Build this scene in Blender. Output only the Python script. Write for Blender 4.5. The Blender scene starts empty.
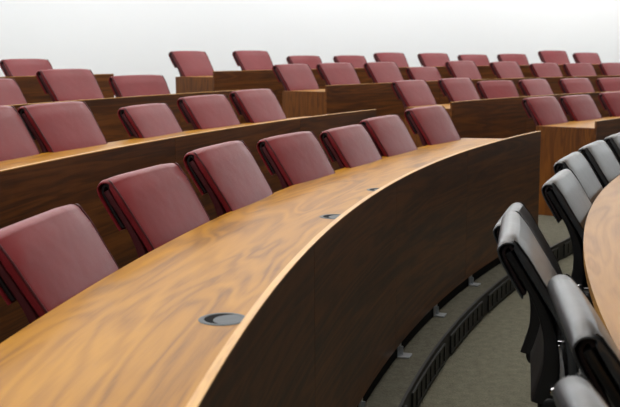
import bpy, bmesh, math, random
from mathutils import Matrix, Vector
random.seed(7)
sc = bpy.context.scene
C = sc.collection
PI = math.pi

# ------------------------------------------------------------------ plan of the hall
OX, OY = 11.269, 0.3278            # centre of all the curves
R1, DR, DZ = 11.4786, 1.1762, 0.124  # front desk radius, tier depth, tier rise
LIP, DW, GUARD = 0.885, 0.497, 0.055 # guard height over the pit floor, desk depth, guard above the worktop
PLAT = 0.12                        # height of the first tier
RT = 10.736                        # outer radius of the pit table
SET = -0.115                       # tier nosing in front of the panel

def P(r, th, z=0.0):
    return Vector((OX - r*math.cos(th), OY + r*math.sin(th), z))

# ------------------------------------------------------------------ materials
def new_mat(name):
    m = bpy.data.materials.new(name); m.use_nodes = True
    nt = m.node_tree
    return m, nt, nt.nodes['Principled BSDF']

def lin(r, g, b):
    f = lambda c: (c/255/12.92) if c/255 <= 0.04045 else ((c/255+0.055)/1.055)**2.4
    return (f(r), f(g), f(b), 1)

def plain(name, col, rough=0.5, metal=0.0, spec=0.5):
    m, nt, b = new_mat(name)
    b.inputs['Base Color'].default_value = col
    b.inputs['Roughness'].default_value = rough
    b.inputs['Metallic'].default_value = metal
    b.inputs['Specular IOR Level'].default_value = spec
    # a touch of procedural unevenness in the gloss
    tc = nt.nodes.new('ShaderNodeTexCoord'); no = nt.nodes.new('ShaderNodeTexNoise')
    no.inputs['Scale'].default_value = 35
    mr = nt.nodes.new('ShaderNodeMapRange')
    mr.inputs['To Min'].default_value = max(0.02, rough-0.05); mr.inputs['To Max'].default_value = min(1, rough+0.05)
    nt.links.new(tc.outputs['Object'], no.inputs['Vector'])
    nt.links.new(no.outputs['Fac'], mr.inputs['Value'])
    nt.links.new(mr.outputs['Result'], b.inputs['Roughness'])
    return m

def wood(name, dark, mid, light, rough=0.35, figure=1.0, contrast=.25, coat=0.0, us=0.9, vs=5.0, bump=0.02, spec=.5):
    m, nt, b = new_mat(name)
    N, L = nt.nodes.new, nt.links.new
    uv = N('ShaderNodeTexCoord')
    oi = N('ShaderNodeObjectInfo')
    off = N('ShaderNodeVectorMath'); off.operation = 'ADD'
    com = N('ShaderNodeCombineXYZ')
    mul = N('ShaderNodeMath'); mul.operation = 'MULTIPLY'; mul.inputs[1].default_value = 37.0
    L(oi.outputs['Random'], mul.inputs[0])
    L(mul.outputs[0], com.inputs['X']); L(mul.outputs[0], com.inputs['Z'])
    L(uv.outputs['UV'], off.inputs[0]); L(com.outputs[0], off.inputs[1])
    mp = N('ShaderNodeMapping'); mp.inputs['Scale'].default_value = (us, vs, 1)
    L(off.outputs[0], mp.inputs['Vector'])
    n1 = N('ShaderNodeTexNoise'); n1.inputs['Scale'].default_value = 1.1; n1.inputs['Detail'].default_value = 2.5
    n1.inputs['Roughness'].default_value = 0.45; n1.inputs['Distortion'].default_value = 0.7
    L(mp.outputs[0], n1.inputs['Vector'])
    k = N('ShaderNodeMath'); k.operation = 'MULTIPLY'; k.inputs[1].default_value = 46*figure
    L(n1.outputs['Fac'], k.inputs[0])
    s = N('ShaderNodeMath'); s.operation = 'SINE'; L(k.outputs[0], s.inputs[0])
    s2 = N('ShaderNodeMapRange'); s2.inputs['From Min'].default_value = -1
    L(s.outputs[0], s2.inputs['Value'])
    # broad bands
    n2 = N('ShaderNodeTexNoise'); n2.inputs['Scale'].default_value = 1.6; n2.inputs['Detail'].default_value = 4
    n2.inputs['Distortion'].default_value = 1.2
    mp2 = N('ShaderNodeMapping'); mp2.inputs['Scale'].default_value = (us*0.9, vs*0.8, 1); mp2.inputs['Location'].default_value = (3, 5, 1)
    L(off.outputs[0], mp2.inputs['Vector']); L(mp2.outputs[0], n2.inputs['Vector'])
    # fine pores
    n3 = N('ShaderNodeTexNoise'); n3.inputs['Scale'].default_value = 1.0; n3.inputs['Detail'].default_value = 3
    mp3 = N('ShaderNodeMapping'); mp3.inputs['Scale'].default_value = (9, 240, 1)
    L(off.outputs[0], mp3.inputs['Vector']); L(mp3.outputs[0], n3.inputs['Vector'])
    mx = N('ShaderNodeMix'); mx.data_type = 'FLOAT'; mx.inputs['Factor'].default_value = contrast
    L(n2.outputs['Fac'], mx.inputs['A']); L(s2.outputs['Result'], mx.inputs['B'])
    mx2 = N('ShaderNodeMix'); mx2.data_type = 'FLOAT'; mx2.inputs['Factor'].default_value = 0.25
    L(mx.outputs['Result'], mx2.inputs['A']); L(n3.outputs['Fac'], mx2.inputs['B'])
    cr = N('ShaderNodeValToRGB')
    e = cr.color_ramp.elements
    e[0].position = 0.25; e[0].color = dark
    e[1].position = 0.72; e[1].color = light
    em = e.new(0.46); em.color = mid
    L(mx2.outputs['Result'], cr.inputs['Fac'])
    L(cr.outputs['Color'], b.inputs['Base Color'])
    b.inputs['Roughness'].default_value = rough
    b.inputs['Coat Weight'].default_value = coat
    b.inputs['Specular IOR Level'].default_value = spec
    b.inputs['Coat Roughness'].default_value = 0.25
    bp = N('ShaderNodeBump'); bp.inputs['Strength'].default_value = 0.05; bp.inputs['Distance'].default_value = bump*0.05
    L(n3.outputs['Fac'], bp.inputs['Height']); L(bp.outputs[0], b.inputs['Normal'])
    return m

def leather(name, col, col2, rough=0.42, spec=0.5, coat=0.0):
    m, nt, b = new_mat(name)
    N, L = nt.nodes.new, nt.links.new
    tc = N('ShaderNodeTexCoord')
    n = N('ShaderNodeTexNoise'); n.inputs['Scale'].default_value = 5; n.inputs['Detail'].default_value = 3
    L(tc.outputs['Object'], n.inputs['Vector'])
    cr = N('ShaderNodeValToRGB'); cr.color_ramp.elements[0].position = .3; cr.color_ramp.elements[1].position = .7
    cr.color_ramp.elements[0].color = col; cr.color_ramp.elements[1].color = col2
    L(n.outputs['Fac'], cr.inputs['Fac']); L(cr.outputs['Color'], b.inputs['Base Color'])
    v = N('ShaderNodeTexVoronoi'); v.inputs['Scale'].default_value = 420
    L(tc.outputs['Object'], v.inputs['Vector'])
    n2 = N('ShaderNodeTexNoise'); n2.inputs['Scale'].default_value = 9; n2.inputs['Detail'].default_value = 2
    L(tc.outputs['Object'], n2.inputs['Vector'])
    bp = N('ShaderNodeBump'); bp.inputs['Strength'].default_value = 0.12; bp.inputs['Distance'].default_value = 0.001
    L(v.outputs['Distance'], bp.inputs['Height'])
    bp2 = N('ShaderNodeBump'); bp2.inputs['Strength'].default_value = 0.25; bp2.inputs['Distance'].default_value = 0.01
    L(n2.outputs['Fac'], bp2.inputs['Height']); L(bp.outputs[0], bp2.inputs['Normal'])
    L(bp2.outputs[0], b.inputs['Normal'])
    b.inputs['Roughness'].default_value = rough
    b.inputs['Specular IOR Level'].default_value = spec
    b.inputs['Coat Weight'].default_value = coat; b.inputs['Coat Roughness'].default_value = .34
    return m

def carpet(name, a, c):
    m, nt, b = new_mat(name)
    N, L = nt.nodes.new, nt.links.new
    tc = N('ShaderNodeTexCoord')
    n = N('ShaderNodeTexNoise'); n.inputs['Scale'].default_value = 130; n.inputs['Detail'].default_value = 4
    L(tc.outputs['Object'], n.inputs['Vector'])
    n2 = N('ShaderNodeTexNoise'); n2.inputs['Scale'].default_value = 26; n2.inputs['Detail'].default_value = 3
    L(tc.outputs['Object'], n2.inputs['Vector'])
    mx = N('ShaderNodeMix'); mx.data_type = 'FLOAT'; mx.inputs['Factor'].default_value = .4
    L(n.outputs['Fac'], mx.inputs['A']); L(n2.outputs['Fac'], mx.inputs['B'])
    cr = N('ShaderNodeValToRGB'); cr.color_ramp.elements[0].position = .3; cr.color_ramp.elements[1].position = .7
    cr.color_ramp.elements[0].color = a; cr.color_ramp.elements[1].color = c
    L(mx.outputs['Result'], cr.inputs['Fac']); L(cr.outputs['Color'], b.inputs['Base Color'])
    bp = N('ShaderNodeBump'); bp.inputs['Strength'].default_value = 0.6; bp.inputs['Distance'].default_value = 0.006
    L(n.outputs['Fac'], bp.inputs['Height']); L(bp.outputs[0], b.inputs['Normal'])
    b.inputs['Roughness'].default_value = 0.95
    b.inputs['Specular IOR Level'].default_value = 0.1
    return m

def paint(name, col, rough=0.8):
    m, nt, b = new_mat(name)
    N, L = nt.nodes.new, nt.links.new
    tc = N('ShaderNodeTexCoord')
    n = N('ShaderNodeTexNoise'); n.inputs['Scale'].default_value = 60
    L(tc.outputs['Object'], n.inputs['Vector'])
    bp = N('ShaderNodeBump'); bp.inputs['Strength'].default_value = 0.05; bp.inputs['Distance'].default_value = 0.002
    L(n.outputs['Fac'], bp.inputs['Height']); L(bp.outputs[0], b.inputs['Normal'])
    b.inputs['Base Color'].default_value = col
    b.inputs['Roughness'].default_value = rough
    b.inputs['Specular IOR Level'].default_value = 0.2
    return m

M = {
 'top':   wood('walnut worktop', lin(108,67,8), lin(152,102,12), lin(172,120,18), rough=0.36, us=1.0, vs=6, contrast=.28, spec=.18),
 'panel': wood('shaded walnut panel', lin(44,22,6), lin(88,48,14), lin(126,74,24), rough=0.42, us=.6, vs=9, contrast=.2, spec=.3),  # worktop walnut darkened: the shade on upright faces is in the colour
 'end':   wood('shaded walnut end panel', lin(70,37,10), lin(100,56,16), lin(122,72,22), rough=0.42, us=1.2, vs=12, spec=.3),  # same walnut again, shade of the upright ends put into the colour
 'edge':  wood('lit walnut edge', lin(176,126,58), lin(196,146,72), lin(210,162,86), rough=0.35, us=2, vs=20),  # paler than the panel: light on the upward edge put into the colour
 'table': wood('pale walnut table', lin(138,94,40), lin(158,112,54), lin(172,126,64), rough=0.42, us=.9, vs=5),
 'red':   leather('maroon leather', lin(110,27,33), lin(120,32,38), 0.38, 0.32, 0.0),
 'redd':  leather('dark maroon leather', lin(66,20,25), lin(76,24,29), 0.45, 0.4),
 'black': leather('black leather', lin(43,45,47), lin(50,52,54), 0.34, 0.6, 0.45),
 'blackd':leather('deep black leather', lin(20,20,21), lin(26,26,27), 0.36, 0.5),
 'foldd': leather('painted fold shade', lin(22,14,15), lin(28,18,19), 0.5, 0.3),  # near-black colour painted in for the shade inside the fold
 'plastic': plain('black plastic', lin(18,18,19), 0.45),
 'chrome': plain('brushed chrome', lin(190,190,192), 0.18, 1.0),
 'steel':  plain('zinc steel', lin(185,190,195), 0.4, 0.8),
 'ring':   plain('grey grommet plastic', lin(58,64,67), 0.4, 0, .3),
 'cap':    plain('grey grommet cap', lin(66,72,76), 0.45, 0, .3),
 'void':   plain('painted recess shade', lin(4,4,4), 0.8, 0, .1),  # near-black, standing in for the shade in openings and gaps
 'riser':  plain('black riser', lin(11,11,11), 0.6),
 'grille': plain('black grille', lin(15,15,15), 0.5),
 'floor':  carpet('pit carpet', lin(86,84,71), lin(124,122,106)),
 'tier':   carpet('shaded tier carpet', lin(78,76,66), lin(110,108,95)),  # pit carpet toned down, with some shade of the panels in its colour
 'wall':   paint('white wall paint', lin(236,238,239)),
 'ceil':   paint('white ceiling paint', lin(235,235,235)),
 'lamp':   None,
}

# ------------------------------------------------------------------ mesh helpers
def obj(name, bm, m, parent=None, smooth=False):
    me = bpy.data.meshes.new(name)
    bmesh.ops.recalc_face_normals(bm, faces=bm.faces)
    bm.to_mesh(me); bm.free()
    if smooth:
        for p in me.polygons: p.use_smooth = True
        me.set_sharp_from_angle(angle=math.radians(48))
    me.materials.append(m)
    o = bpy.data.objects.new(name, me); C.objects.link(o)
    if parent: o.parent = parent
    return o

def thing(name, label, cat, loc=(0, 0, 0), rz=0, group=None):
    o = bpy.data.objects.new(name, None); C.objects.link(o)
    o.empty_display_size = .1
    o.location = loc; o.rotation_euler = (0, 0, rz)
    o['label'] = label; o['category'] = cat
    if group: o['group'] = group
    return o

def struct(o):
    o['kind'] = 'structure'; return o

def arc(bm, r0, r1, z0, z1, ta, tb, n=48, grain='arc', origin=(0, 0, 0), bevel=0):
    """Curved slab between radii r0..r1 and heights z0..z1; ta, tb: angle or function of radius. UVs in metres along the grain."""
    fa = ta if callable(ta) else (lambda r: ta)
    fb = tb if callable(tb) else (lambda r: tb)
    og = Vector(origin)
    uvl = bm.loops.layers.uv.verify()
    ring = []
    info = {}
    for i in range(n+1):
        row = []
        for r, z in ((r0, z0), (r1, z0), (r1, z1), (r0, z1)):
            t = fa(r) + (fb(r)-fa(r))*i/n
            v = bm.verts.new(P(r, t, z)-og); info[v] = (r, t, z); row.append(v)
        ring.append(row)
    fs = []
    for i in range(n):
        for j in range(4):
            k = (j+1) % 4
            fs.append((bm.faces.new((ring[i][j], ring[i+1][j], ring[i+1][k], ring[i][k])), 'h' if j in (0, 2) else 'v'))
    fs.append((bm.faces.new(ring[0]), 'e')); fs.append((bm.faces.new(ring[n]), 'e'))
    for f, kind in fs:
        for l in f.loops:
            r, t, z = info[l.vert]
            a = t*r0
            if grain == 'arc':
                uv = {'h': (a, r), 'v': (a, z), 'e': (r, z)}[kind]
            else:
                uv = {'h': (r, a), 'v': (z, a), 'e': (z, r)}[kind]
            l[uvl].uv = uv

def bx(bm, x0, x1, y0, y1, z0, z1, bev=0, seg=2, mat=None):
    vs = [bm.verts.new((x, y, z)) for x in (x0, x1) for y in (y0, y1) for z in (z0, z1)]
    idx = ((0,1,3,2), (4,6,7,5), (0,4,5,1), (2,3,7,6), (0,2,6,4), (1,5,7,3))
    fs = [bm.faces.new([vs[i] for i in q]) for q in idx]
    if mat is not None:
        bmesh.ops.transform(bm, matrix=mat, verts=vs)
    if bev:
        es = list({e for f in fs for e in f.edges})
        bmesh.ops.bevel(bm, geom=es, offset=bev, segments=seg, profile=.5, affect='EDGES')

def lathe(bm, prof, n=24, mat=None):
    """prof: list of (radius, z)"""
    rows = []; allv = []
    for r, z in prof:
        row = [bm.verts.new((r*math.cos(2*PI*i/n), r*math.sin(2*PI*i/n), z)) for i in range(n)]
        rows.append(row); allv += row
    for a, b in zip(rows, rows[1:]):
        for i in range(n):
            j = (i+1) % n
            bm.faces.new((a[i], a[j], b[j], b[i]))
    bm.faces.new(rows[0]); bm.faces.new(rows[-1])
    if mat is not None: bmesh.ops.transform(bm, matrix=mat, verts=allv)

# ------------------------------------------------------------------ the chair
CW = 0.495        # back width
TOP = 0.915      # standard height of the top roll
SEAT_X = 0.33

def smooth_path(pts, sub=4):
    out = []
    n = len(pts)
    for i in range(n-1):
        p0 = pts[max(i-1, 0)]; p1 = pts[i]; p2 = pts[i+1]; p3 = pts[min(i+2, n-1)]
        for k in range(sub):
            t = k/sub
            q = []
            for a, b, c, d in zip(p0, p1, p2, p3):
                q.append(.5*((2*b)+(-a+c)*t+(2*a-5*b+4*c-d)*t*t+(-a+3*b-3*c+d)*t**3))
            out.append(tuple(q))
    out.append(pts[-1])
    return out

ROLL = 0.031
front = [(.184, -.450), (.188, -.40), (.186, -.34), (.174, -.27), (.146, -.205), (.110, -.145), (.078, -.093), (.052, -.050)]
roll = [(ROLL*math.cos(math.radians(a)), -ROLL+ROLL*math.sin(math.radians(a))) for a in (24, 45, 65, 85, 105, 125, 145, 165, 183)]
flap = [(-.024, -.056), (-.005, -.095), (.019, -.137), (.035, -.164)]
PATH = smooth_path(front+roll+flap, 3)

def taper(z):
    return 1-.065*max(0, min(1, (-z-.05)/.17))

def sheet(bm, path, thick, width, edge=0.013, bulge=0.0, shrink=None):
    """leather sheet following a side profile, with rounded side edges"""
    n = len(path)
    nor = []
    for i in range(n):
        a = path[max(i-1, 0)]; b = path[min(i+1, n-1)]
        d = Vector((b[0]-a[0], b[1]-a[1])).normalized()
        nor.append(Vector((d[1], -d[0])))          # right of travel = outwards (front / top / back)
    hw = width/2
    st = [(-hw, .66), (-hw+edge*.12, .84), (-hw+edge*.35, .94), (-hw+edge*.8, 1.0)]
    ys = st + [(-hw*.6, 1.0), (-hw*.3, 1.0), (0, 1.0), (hw*.3, 1.0), (hw*.6, 1.0)] + [(-y, s) for y, s in reversed(st)]
    outer = []; inner = []
    for y, s in ys:
        ro, ri = [], []
        for i, (x, z) in enumerate(path):
            b = bulge*(1-(y/hw)**2)
            u = i/(n-1)
            bb = b*math.sin(min(1, u*1.6)*PI) if u < .62 else 0
            th = thick(u) if callable(thick) else thick
            mid = Vector((x, z)) - nor[i]*th/2
            o = mid + nor[i]*(th/2*s+bb); q = mid - nor[i]*(th/2*s-bb)
            # the corners at the top are slightly rounded
            drop = 0.0
            ay = hw-abs(y)
            if ay < .03 and z > -.09:
                drop = .009*(1-ay/.03)**2*max(0, 1-(-z)/.09)
            k = taper(z)
            ro.append(bm.verts.new((o.x, y*k, o.y-drop))); ri.append(bm.verts.new((q.x, y*k, q.y-drop)))
        outer.append(ro); inner.append(ri)
    m = len(ys)
    for j in range(m-1):
        for i in range(n-1):
            bm.faces.new((outer[j][i], outer[j][i+1], outer[j+1][i+1], outer[j+1][i]))
            bm.faces.new((inner[j][i], inner[j+1][i], inner[j+1][i+1], inner[j][i+1]))
        bm.faces.new((outer[j][0], outer[j+1][0], inner[j+1][0], inner[j][0]))
        bm.faces.new((outer[j][-1], inner[j][-1], inner[j+1][-1], outer[j+1][-1]))
    for j in (0, m-1):
        for i in range(n-1):
            bm.faces.new((outer[j][i], outer[j][i+1], inner[j][i+1], inner[j][i]))

def make_chair(name, skin, skin_dark):
    root = thing(name, 'x', 'chair')
    bm = bmesh.new(); sheet(bm, PATH, lambda u: .026 if u < .34 else (.026-.020*min(1, (u-.34)/.16)), CW, bulge=.006)
    bk = obj('backrest', bm, M[skin], root, True)
    # shell between the pad and the hanging flap
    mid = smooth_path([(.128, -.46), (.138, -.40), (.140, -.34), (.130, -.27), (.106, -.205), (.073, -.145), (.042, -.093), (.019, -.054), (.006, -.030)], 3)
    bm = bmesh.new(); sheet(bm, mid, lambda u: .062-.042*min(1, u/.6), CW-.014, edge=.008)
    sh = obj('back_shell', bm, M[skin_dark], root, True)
    # dark filler added inside the fold, its colour standing in for the shaded gap
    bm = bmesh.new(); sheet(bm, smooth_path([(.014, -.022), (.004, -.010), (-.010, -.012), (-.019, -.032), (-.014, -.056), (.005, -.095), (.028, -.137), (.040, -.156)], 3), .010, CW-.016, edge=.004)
    obj('fold_shade', bm, M['foldd'], root, True)
    # piping along both sides of the pad
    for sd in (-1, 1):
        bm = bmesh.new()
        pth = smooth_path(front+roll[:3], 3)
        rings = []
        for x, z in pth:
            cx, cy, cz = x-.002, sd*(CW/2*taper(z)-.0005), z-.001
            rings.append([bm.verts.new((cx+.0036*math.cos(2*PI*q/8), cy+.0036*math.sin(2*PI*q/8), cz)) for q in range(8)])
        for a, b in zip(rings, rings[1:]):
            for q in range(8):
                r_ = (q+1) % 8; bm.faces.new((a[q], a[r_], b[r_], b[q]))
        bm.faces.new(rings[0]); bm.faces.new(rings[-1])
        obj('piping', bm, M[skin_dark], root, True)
    # seat
    bm = bmesh.new(); bx(bm, .085, .545, -.23, .23, -.495, -.425, .028, 4)
    for v in bm.verts:
        if v.co.z > -.46:
            v.co.z += .012*math.cos(v.co.y*4)*math.sin(max(0, min(1, (v.co.x-.085)/.46))*PI)
        if v.co.x > .5: v.co.z -= .01
    st = obj('seat', bm, M[skin if skin == 'red' else skin_dark], root, True)
    bm = bmesh.new(); bx(bm, .20, .46, -.10, .10, -.545, -.495, .012, 2)
    bx(bm, .105, .30, -.035, .035, -.530, -.500, .006, 1)
    me = obj('tilt_mechanism', bm, M['plastic'], root)
    # hinges at both sides of the shell
    for s in (-1, 1):
        bm = bmesh.new()
        yy = s*(CW/2*taper(-.4)+.004)
        lathe(bm, [(.004, -.010), (.012, -.010), (.014, -.007), (.014, .007), (.011, .011), (.004, .011)], 20,
              Matrix.Translation((.128, yy, -.412)) @ Matrix.Rotation(PI/2, 4, 'X'))
        bx(bm, .128, .200, yy-.004, yy+.004, -.424, -.410, .003, 2)
        h = obj('back_hinge', bm, M['chrome'], root, False)
    for c in root.children: c.location = (0, 0, TOP)
    # pedestal, on the floor
    bm = bmesh.new(); lathe(bm, [(.020, .085), (.028, .09), (.028, .24), (.019, .245), (.019, .375)], 20)
    co = obj('column', bm, M['plastic'], root, True); co.location = (SEAT_X, 0, 0)
    bm = bmesh.new(); lathe(bm, [(.02, .050), (.045, .055), (.045, .088), (.03, .098), (.02, .1)], 20)
    ba = obj('star_base', bm, M['plastic'], root, True); ba.location = (SEAT_X, 0, 0)
    for k in range(5):
        a = 2*PI*k/5+PI
        bm = bmesh.new()
        vs0 = [bm.verts.new(q) for q in ((.035, -.022, .055), (.035, .022, .055), (.035, .022, .092), (.035, -.022, .092))]
        vs1 = [bm.verts.new(q) for q in ((.225, -.014, .052), (.225, .014, .052), (.225, .014, .068), (.225, -.014, .068))]
        for i in range(4):
            j = (i+1) % 4; bm.faces.new((vs0[i], vs0[j], vs1[j], vs1[i]))
        bm.faces.new(vs0); bm.faces.new(vs1)
        bmesh.ops.bevel(bm, geom=list(bm.edges), offset=.004, segments=2, profile=.5, affect='EDGES')
        lg = obj('leg', bm, M['plastic'], ba); lg.rotation_euler = (0, 0, a)
        bm = bmesh.new()
        for s in (-1, 1):
            lathe(bm, [(.006, -.008), (.023, -.008), (.025, -.005), (.025, .005), (.023, .008), (.006, .008)], 16,
                  Matrix.Translation((.212, s*.012, .025)) @ Matrix.Rotation(PI/2, 4, 'X'))
        bx(bm, .198, .226, -.006, .006, .02, .056, .002, 1)
        ca = obj('caster', bm, M['plastic'], ba); ca.rotation_euler = (0, 0, a)
    return root

protos = {'red': make_chair('lecture_chair', 'red', 'redd'), 'black': make_chair('lecture_chair', 'black', 'blackd')}
protos['red']['used'] = False; protos['black']['used'] = False
used = {'red': False, 'black': False}
for p_ in protos.values():
    del p_['used']
UPPER = ('backrest', 'back_shell', 'fold_shade', 'piping', 'seat', 'tilt_mechanism', 'back_hinge')

def dup(root):
    r = root.copy(); C.objects.link(r)
    for ch in list(root.children):
        c = ch.copy(); C.objects.link(c); c.parent = r
        for g in ch.children:
            d = g.copy(); C.objects.link(d); d.parent = c
    return r

def place_chair(kind, r, th, floor_z, top_z, yaw, label, group):
    if used[kind]: o = dup(protos[kind])
    else: o = protos[kind]; used[kind] = True
    if kind == 'red':
        r -= .010; th += (.005 if floor_z < PLAT+.01 and th < .6 else (-.028 if th > .6 else -.006))/r
    p = P(r, th, floor_z)
    o.location = p; o.rotation_euler = (0, 0, -(th+yaw))
    o['label'] = label; o['category'] = 'chair'; o['group'] = group
    h = top_z-floor_z+(.014 if th > .6 else .007 if floor_z > PLAT+.01 else 0)
    for c in o.children:
        if c.name.split('.')[0] in UPPER: c.location = (0, 0, h)
    return o

ORD = ['first', 'second', 'third', 'fourth', 'fifth', 'sixth', 'seventh', 'eighth', 'ninth', 'tenth']
LEFT = {
 0: [(.66, .1684, .109, -.02), (.69, .2346, .135, .054), (.65, .2841, .164, .005), (.63, .3475, .146, .079), (.60, .4048, .133, .011), (.61, .4536, .152, .006), (.63, .5174, .172, .039)],
 1: [(.64, .2960, .160, -.03), (.62, .3377, .154, .011), (.60, .3993, .107, -.078), (.62, .4508, .132, -.005), (.62, .4968, .149, -.041)],
 2: [(.62, .4059, .121, -.062), (.62, .4579, .172, .021), (.61, .5122, .115, .174)],
 3: [(.62, .5138, .118, -.015)],
}
RIGHT = {
 0: [(.62, .6854, .148, .023), (.61, .7387, .139, -.012), (.62, .8017, .146, .029)],
 1: [(.62, .6734, .150, -.027), (.62, .7307, .154, -.028), (.61, .7821, .115, .113), (.61, .8326, .115, -.088), (.61, .8887, .110, -.024), (.61, .9417, .103, .062)],
 2: [(.62, .6585, .170, -.029), (.62, .7049, .176, .006), (.62, .7564, .177, -.044), (.62, .8051, .118, -.047), (.62, .8513, .180, -.076), (.62, .9056, .165, -.1), (.62, .9561, .141, -.064), (.62, .9995, .134, -.033), (.62, 1.0453, .134, -.063)],
 3: [(.62, .6468, .178, -.056), (.62, .7064, .183, -.021), (.62, .7604, .127, -.018), (.62, .8096, .126, -.036), (.62, .8541, .158, -.030), (.62, .9045, .150, -.019), (.62, .9516, .130, -.015), (.62, .9988, .135, -.022), (.62, 1.0483, .178, -.038), (.62, 1.0893, .146, -.139)],
}
ROWN = ['front', 'second', 'third', 'top']
for k, L in LEFT.items():
    for i, (ro, th, z, yaw) in enumerate(L):
        n = len(L)
        where = 'only one in view' if n == 1 else ('leftmost' if i == 0 else ('last before the aisle' if i == n-1 else ORD[i]+' from the left'))
        place_chair('red', R1+k*DR+ro, th, PLAT+k*DZ, LIP+k*DZ+z, yaw,
            f'maroon leather chair in the {ROWN[k]} row left of the aisle, {where}', f'maroon chairs in the {ROWN[k]} row left of the aisle')
for k, L in RIGHT.items():
    for i, (ro, th, z, yaw) in enumerate(L):
        n = len(L)
        where = 'nearest the aisle' if i == 0 else ('at the far right' if i == n-1 else ORD[i]+' from the aisle')
        place_chair('red', R1+k*DR+ro, th, PLAT+k*DZ, LIP+k*DZ+z, yaw,
            f'maroon leather chair in the {ROWN[k]} row right of the aisle, {where}', f'maroon chairs in the {ROWN[k]} row right of the aisle')
BL = [(10.91, .083, .0, .0), (10.844, .150, .0, .0), (10.958, .220, .0, .025), (10.99, .283, .03, -.05), (10.862, .338, .05, .015), (10.895, .402, .02, .025), (10.895, .468, .01, .025), (10.90, .533, .0, .025)]
for i, (r, th, yaw, zt) in enumerate(BL):
    n = len(BL)
    where = 'closest to the camera' if i == 0 else ('farthest along the curve' if i == n-1 else ORD[i]+' from the near end')
    place_chair('black', r, th, 0, LIP+zt, yaw, f'black leather chair at the pale pit table, {where}', 'black chairs around the pit table')

# ------------------------------------------------------------------ desks
WT = 0.03   # worktop thickness
PT = 0.015  # panel thickness
def make_desk(k, label, ta, tb, first_cut, n, end_a, end_b, DW):
    Rk = R1+k*DR; lip = LIP+k*DZ; plat = PLAT+k*DZ
    fa = ta; fb = tb
    tm = .5*(fa(Rk)+fb(Rk))
    og = P(Rk, tm, plat)
    root = thing('curved_desk', label, 'desk', og, 0, 'curved tiered desks')
    top_z = lip-GUARD
    bm = bmesh.new(); eps = .026/Rk
    arc(bm, Rk+PT, Rk+DW, top_z-WT, top_z, lambda r: fa(r)+(eps if end_a else 0), lambda r: fb(r)-(eps if end_b else 0), n, origin=og)
    obj('worktop', bm, M['top'], root)
    # front panels in lengths of veneer, butted
    cuts = [fa(Rk)]
    t = first_cut
    while t < fb(Rk)-.03:
        if t > fa(Rk)+.03: cuts.append(t)
        t += 0.118
    cuts.append(fb(Rk))
    for a, b in zip(cuts, cuts[1:]):
        g0 = 0 if a == cuts[0] else .0001; g1 = 0 if b == cuts[-1] else .0001
        bm = bmesh.new(); arc(bm, Rk, Rk+PT, plat+.055, lip-.004, a+g0, b-g1, max(6, int((b-a)*90)), origin=og)
        obj('front_panel', bm, M['panel'], root)
    bm = bmesh.new(); arc(bm, Rk-.001, Rk+PT+.001, lip-.004, lip, fa(Rk), fb(Rk), n, origin=og)
    obj('lit_edge_strip', bm, M['edge'], root)  # added strip, coloured as the panel's top edge catching the light
    # end panels under the worktop
    if end_a:
        bm = bmesh.new(); arc(bm, Rk+PT, Rk+DW, plat+.001, top_z-.001, lambda r: fa(r), lambda r: fa(r)+eps, 1, grain='up', origin=og)
        obj('end_panel', bm, M['end'], root)
    if end_b:
        bm = bmesh.new(); arc(bm, Rk+PT, Rk+DW, plat+.001, top_z-.001, lambda r: fb(r)-eps, lambda r: fb(r), 1, grain='up', origin=og)
        obj('end_panel', bm, M['end'], root)
    # recessed plinth, near-black to paint in the shaded gap under the panel
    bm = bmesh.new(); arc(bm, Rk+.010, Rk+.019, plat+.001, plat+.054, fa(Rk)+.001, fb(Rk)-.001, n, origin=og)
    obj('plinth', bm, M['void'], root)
    # fixing brackets under the panel
    t = first_cut+.0030
    while t > fa(Rk)+.062: t -= .0602
    while t < fb(Rk)-.02:
        bm = bmesh.new()
        mt = Matrix.Translation(P(Rk, t, plat)-og) @ Matrix.Rotation(-t, 4, 'Z')   # local +x towards the pit
        bx(bm, -.008, .045, -.030, .030, .001, .008, .001, 1, mt)
        bx(bm, -.008, -.003, -.030, .030, .008, .054, .001, 1, mt)
        bx(bm, -.003, .012, -.003, .003, .007, .045, 0, 1, mt)
        obj('bracket', bm, M['steel'], root)
        t += .0602
    return root, og, top_z

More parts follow.
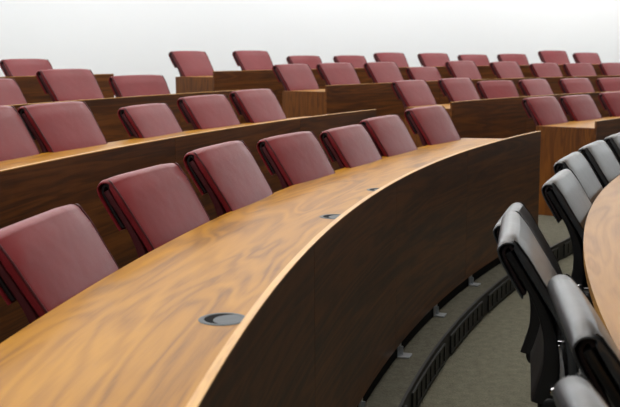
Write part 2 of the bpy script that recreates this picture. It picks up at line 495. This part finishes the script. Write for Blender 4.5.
def lin_t(t0, Rk, s): return lambda r: t0+s*(r-Rk)
for k in range(4):
    Rk = R1+k*DR
    e1 = (.5600, .5500, .5480, .5385)[k]; s2 = (.6585, .6470, .6373, .6260)[k]
    nm = ['lowest front row', 'second row', 'third row', 'top row'][k]
    lab = 'long curved walnut desk of the lowest row, with cable grommets' if k == 0 else f'curved walnut desk of the {nm}, left of the stepped aisle'
    root, og, tz = make_desk(k, lab, lin_t(-.06+.04*k, Rk, 0), lin_t(e1, Rk, -.022), .1963-.118+.03*k, 96, True, True, DW)
    if k == 0:
        for t in (.1450, .2620, .3232):
            mt = Matrix.Translation(P(Rk+.1, t, tz)-og) @ Matrix.Rotation(-t, 4, 'Z')
            bm = bmesh.new()
            nseg = 40
            rows = []
            for r, z in ((.0405, .0005), (.0405, .0014), (.043, .0020), (.050, .0016), (.053, .0005)):
                rows.append([bm.verts.new((r*math.cos(2*PI*i/nseg), r*math.sin(2*PI*i/nseg), z)) for i in range(nseg)])
            for a, b in zip(rows, rows[1:]+rows[:1]):
                for i in range(nseg):
                    j = (i+1) % nseg; bm.faces.new((a[i], a[j], b[j], b[i]))
            bmesh.ops.transform(bm, matrix=mt, verts=bm.verts)
            gr = obj('cable_grommet', bm, M['ring'], root, True); gr['label'] = 'grey round cable grommet'
            bm = bmesh.new(); lathe(bm, [(.001, .0002), (.0405, .0002), (.0405, .0008), (.001, .0008)], 32, mt)
            obj('cable_opening', bm, M['void'], gr)  # flat black disc that paints the dark depth of the hole
            # cap: a disc with a crescent cut out on the side away from the pit
            bm = bmesh.new()
            rc, dd = .0402, .022
            aa = math.acos(dd/2/rc)
            pts = [(rc*math.cos(-aa+2*aa*q/30), rc*math.sin(-aa+2*aa*q/30)) for q in range(31)]
            pts += [(dd-rc*math.cos(aa-2*aa*q/30), rc*math.sin(aa-2*aa*q/30)) for q in range(1, 30)]
            lo = [bm.verts.new((x, y, .0010)) for x, y in pts]; hi = [bm.verts.new((x, y, .0016)) for x, y in pts]
            bm.faces.new(lo); bm.faces.new(hi)
            for q in range(len(pts)):
                q2 = (q+1) % len(pts); bm.faces.new((lo[q], lo[q2], hi[q2], hi[q]))
            bmesh.ops.transform(bm, matrix=mt @ Matrix.Rotation(math.radians(-14), 4, 'Z'), verts=bm.verts)
            obj('cap', bm, M['cap'], gr)
    nm2 = ['lowest row', 'second row', 'third row', 'top row'][k]
    make_desk(k, f'curved walnut desk of the {nm2}, right of the stepped aisle', lin_t(s2, Rk, 0), lin_t(1.45, Rk, 0), .73+.02*k, 96, True, True, DW if k != 1 else .45)

# ------------------------------------------------------------------ pit table
og = P(RT-.35, .3, 0)
tb = thing('pit_table', 'large pale curved table in the pit, ringed by black chairs', 'table', og)
bm = bmesh.new(); arc(bm, RT-.80, RT, .75-.028, .75, -.05, .95, 96, origin=og); obj('tabletop', bm, M['table'], tb)
bm = bmesh.new(); arc(bm, RT-.70, RT-.68, .10, .722, -.03, .93, 96, origin=og); obj('modesty_panel', bm, M['panel'], tb)
for t in (-.02, .2, .42, .64, .9):
    bm = bmesh.new(); bx(bm, -.03, .03, -.03, .03, 0, .722, .004, 1, Matrix.Translation(P(RT-.62, t, 0)-og) @ Matrix.Rotation(-t, 4, 'Z'))
    obj('leg', bm, M['steel'], tb)

# ------------------------------------------------------------------ setting
TA, TB = -.25, 1.75
bm = bmesh.new(); arc(bm, 3.0, R1+4*DR+1.6, -.12, 0, -.35, 1.85, 96); struct(obj('floor', bm, M['floor']))
for k in range(4):
    Rk = R1+k*DR
    outer = Rk+DR+SET if k < 3 else Rk+2.0
    bm = bmesh.new(); arc(bm, Rk+SET, outer, 0 if k == 0 else .0, PLAT+k*DZ, TA, TB, 120)
    o = struct(obj('floor', bm, M['tier'])); 
# black riser facing of the first tier, with vent grilles let into it
bm = bmesh.new(); arc(bm, R1+SET-.012, R1+SET, .002, PLAT+.004, TA, TB, 120); struct(obj('trim_1', bm, M['riser']))
t = .2885-.0716*4; i = 0
while t < 1.0:
    a, b = t, t+.0600
    rr = R1+SET-.012
    bm = bmesh.new()
    arc(bm, rr-.008, rr, .012, .022, a, b, 8); arc(bm, rr-.008, rr, .092, .102, a, b, 8)
    nb = 7
    for j in range(nb+1):
        c = a+(b-a)*j/nb
        arc(bm, rr-.008, rr, .022, .092, c-.0008 if j else c, c+.0008 if j < nb else c+.0008, 1)
    arc(bm, rr-.003, rr, .022, .092, a, b, 8)
    g = obj('vent_grille', bm, M['grille'])
    g['label'] = 'black slotted vent grille in the low riser below the lowest desk'; g['category'] = 'vent'; g['group'] = 'vent grilles in the riser'
    t += .0716; i += 1

RW = R1+3*DR+2.0
bm = bmesh.new(); arc(bm, RW, RW+.15, 0, 3.9, TA, TB, 120); struct(obj('wall_back', bm, M['wall']))
bm = bmesh.new(); arc(bm, 3.0, RW+.15, -.12, 3.9, TB, TB+.01, 1); struct(obj('wall_right', bm, M['wall']))
bm = bmesh.new(); arc(bm, 3.0, RW+.15, 3.9, 4.0, TA, TB+.01, 96); struct(obj('ceiling', bm, M['ceil']))

# ------------------------------------------------------------------ lamps
def area(name, loc, target, sx, sy, power, col=(1, 1, 1), spread=180):
    l = bpy.data.lights.new(name, 'AREA'); l.shape = 'RECTANGLE'; l.size = sx; l.size_y = sy
    l.energy = power; l.color = col; l.spread = math.radians(spread)
    o = bpy.data.objects.new(name, l); C.objects.link(o); o.location = loc
    o.rotation_euler = (Vector(target)-Vector(loc)).to_track_quat('-Z', 'Y').to_euler()
    return o
for r, e, sp in ((11.5, 24, 120), (13.2, 42, 165), (15.2, 34, 165)):
    for t in (.0, .22, .44, .66, .88, 1.1, 1.32, 1.54):
        p = P(r, t, 3.86)
        area('ceiling_lamp', p, (p.x, p.y, 0), 1.8, 2.2, e, (1, .98, .95), sp)
for i in range(10):      # unseen fill lights, added to brighten the back wall and ceiling
    t = -.1+.18*i
    area('wall_fill', P(RW-1.6, t, 3.8), P(RW, t, 2.3), 2.6, .3, 26, (.90, .96, 1), 130)
    area('ceiling_fill', P(RW-.7, t, 3.15), P(RW-2.2, t, 3.9), 2.6, .25, 20, (.90, .96, 1), 170)  # added, aimed up to lighten the ceiling that the chair tops reflect

w = bpy.data.worlds.new('World'); sc.world = w; w.use_nodes = True
w.node_tree.nodes['Background'].inputs['Color'].default_value = (.9, .95, 1, 1)
w.node_tree.nodes['Background'].inputs['Strength'].default_value = .06

# ------------------------------------------------------------------ camera
cam = bpy.data.cameras.new('Camera'); co = bpy.data.objects.new('Camera', cam); C.objects.link(co); sc.camera = co
f, pt, ro = 963.3166, .15108, -.0066459
cam.sensor_fit = 'HORIZONTAL'; cam.sensor_width = 36; cam.lens = f/620*36
c, s = math.cos(pt), math.sin(pt)
X = Vector((1, 0, 0)); F = Vector((0, c, -s)); U = Vector((0, s, c))
right = X*math.cos(ro)+U*math.sin(ro); up = -X*math.sin(ro)+U*math.cos(ro)
m = Matrix((( right.x, up.x, -F.x, 0), (right.y, up.y, -F.y, 0), (right.z, up.z, -F.z, LIP+.49895), (0, 0, 0, 1)))
co.matrix_world = m
cam.clip_start = .02
cam.dof.use_dof = True; cam.dof.focus_distance = 3.3; cam.dof.aperture_fstop = 7.0

sc.view_settings.view_transform = 'Standard'; sc.view_settings.look = 'None'
sc.view_settings.gamma = 1; sc.view_settings.use_curve_mapping = False
sc.view_settings.exposure = -0.22
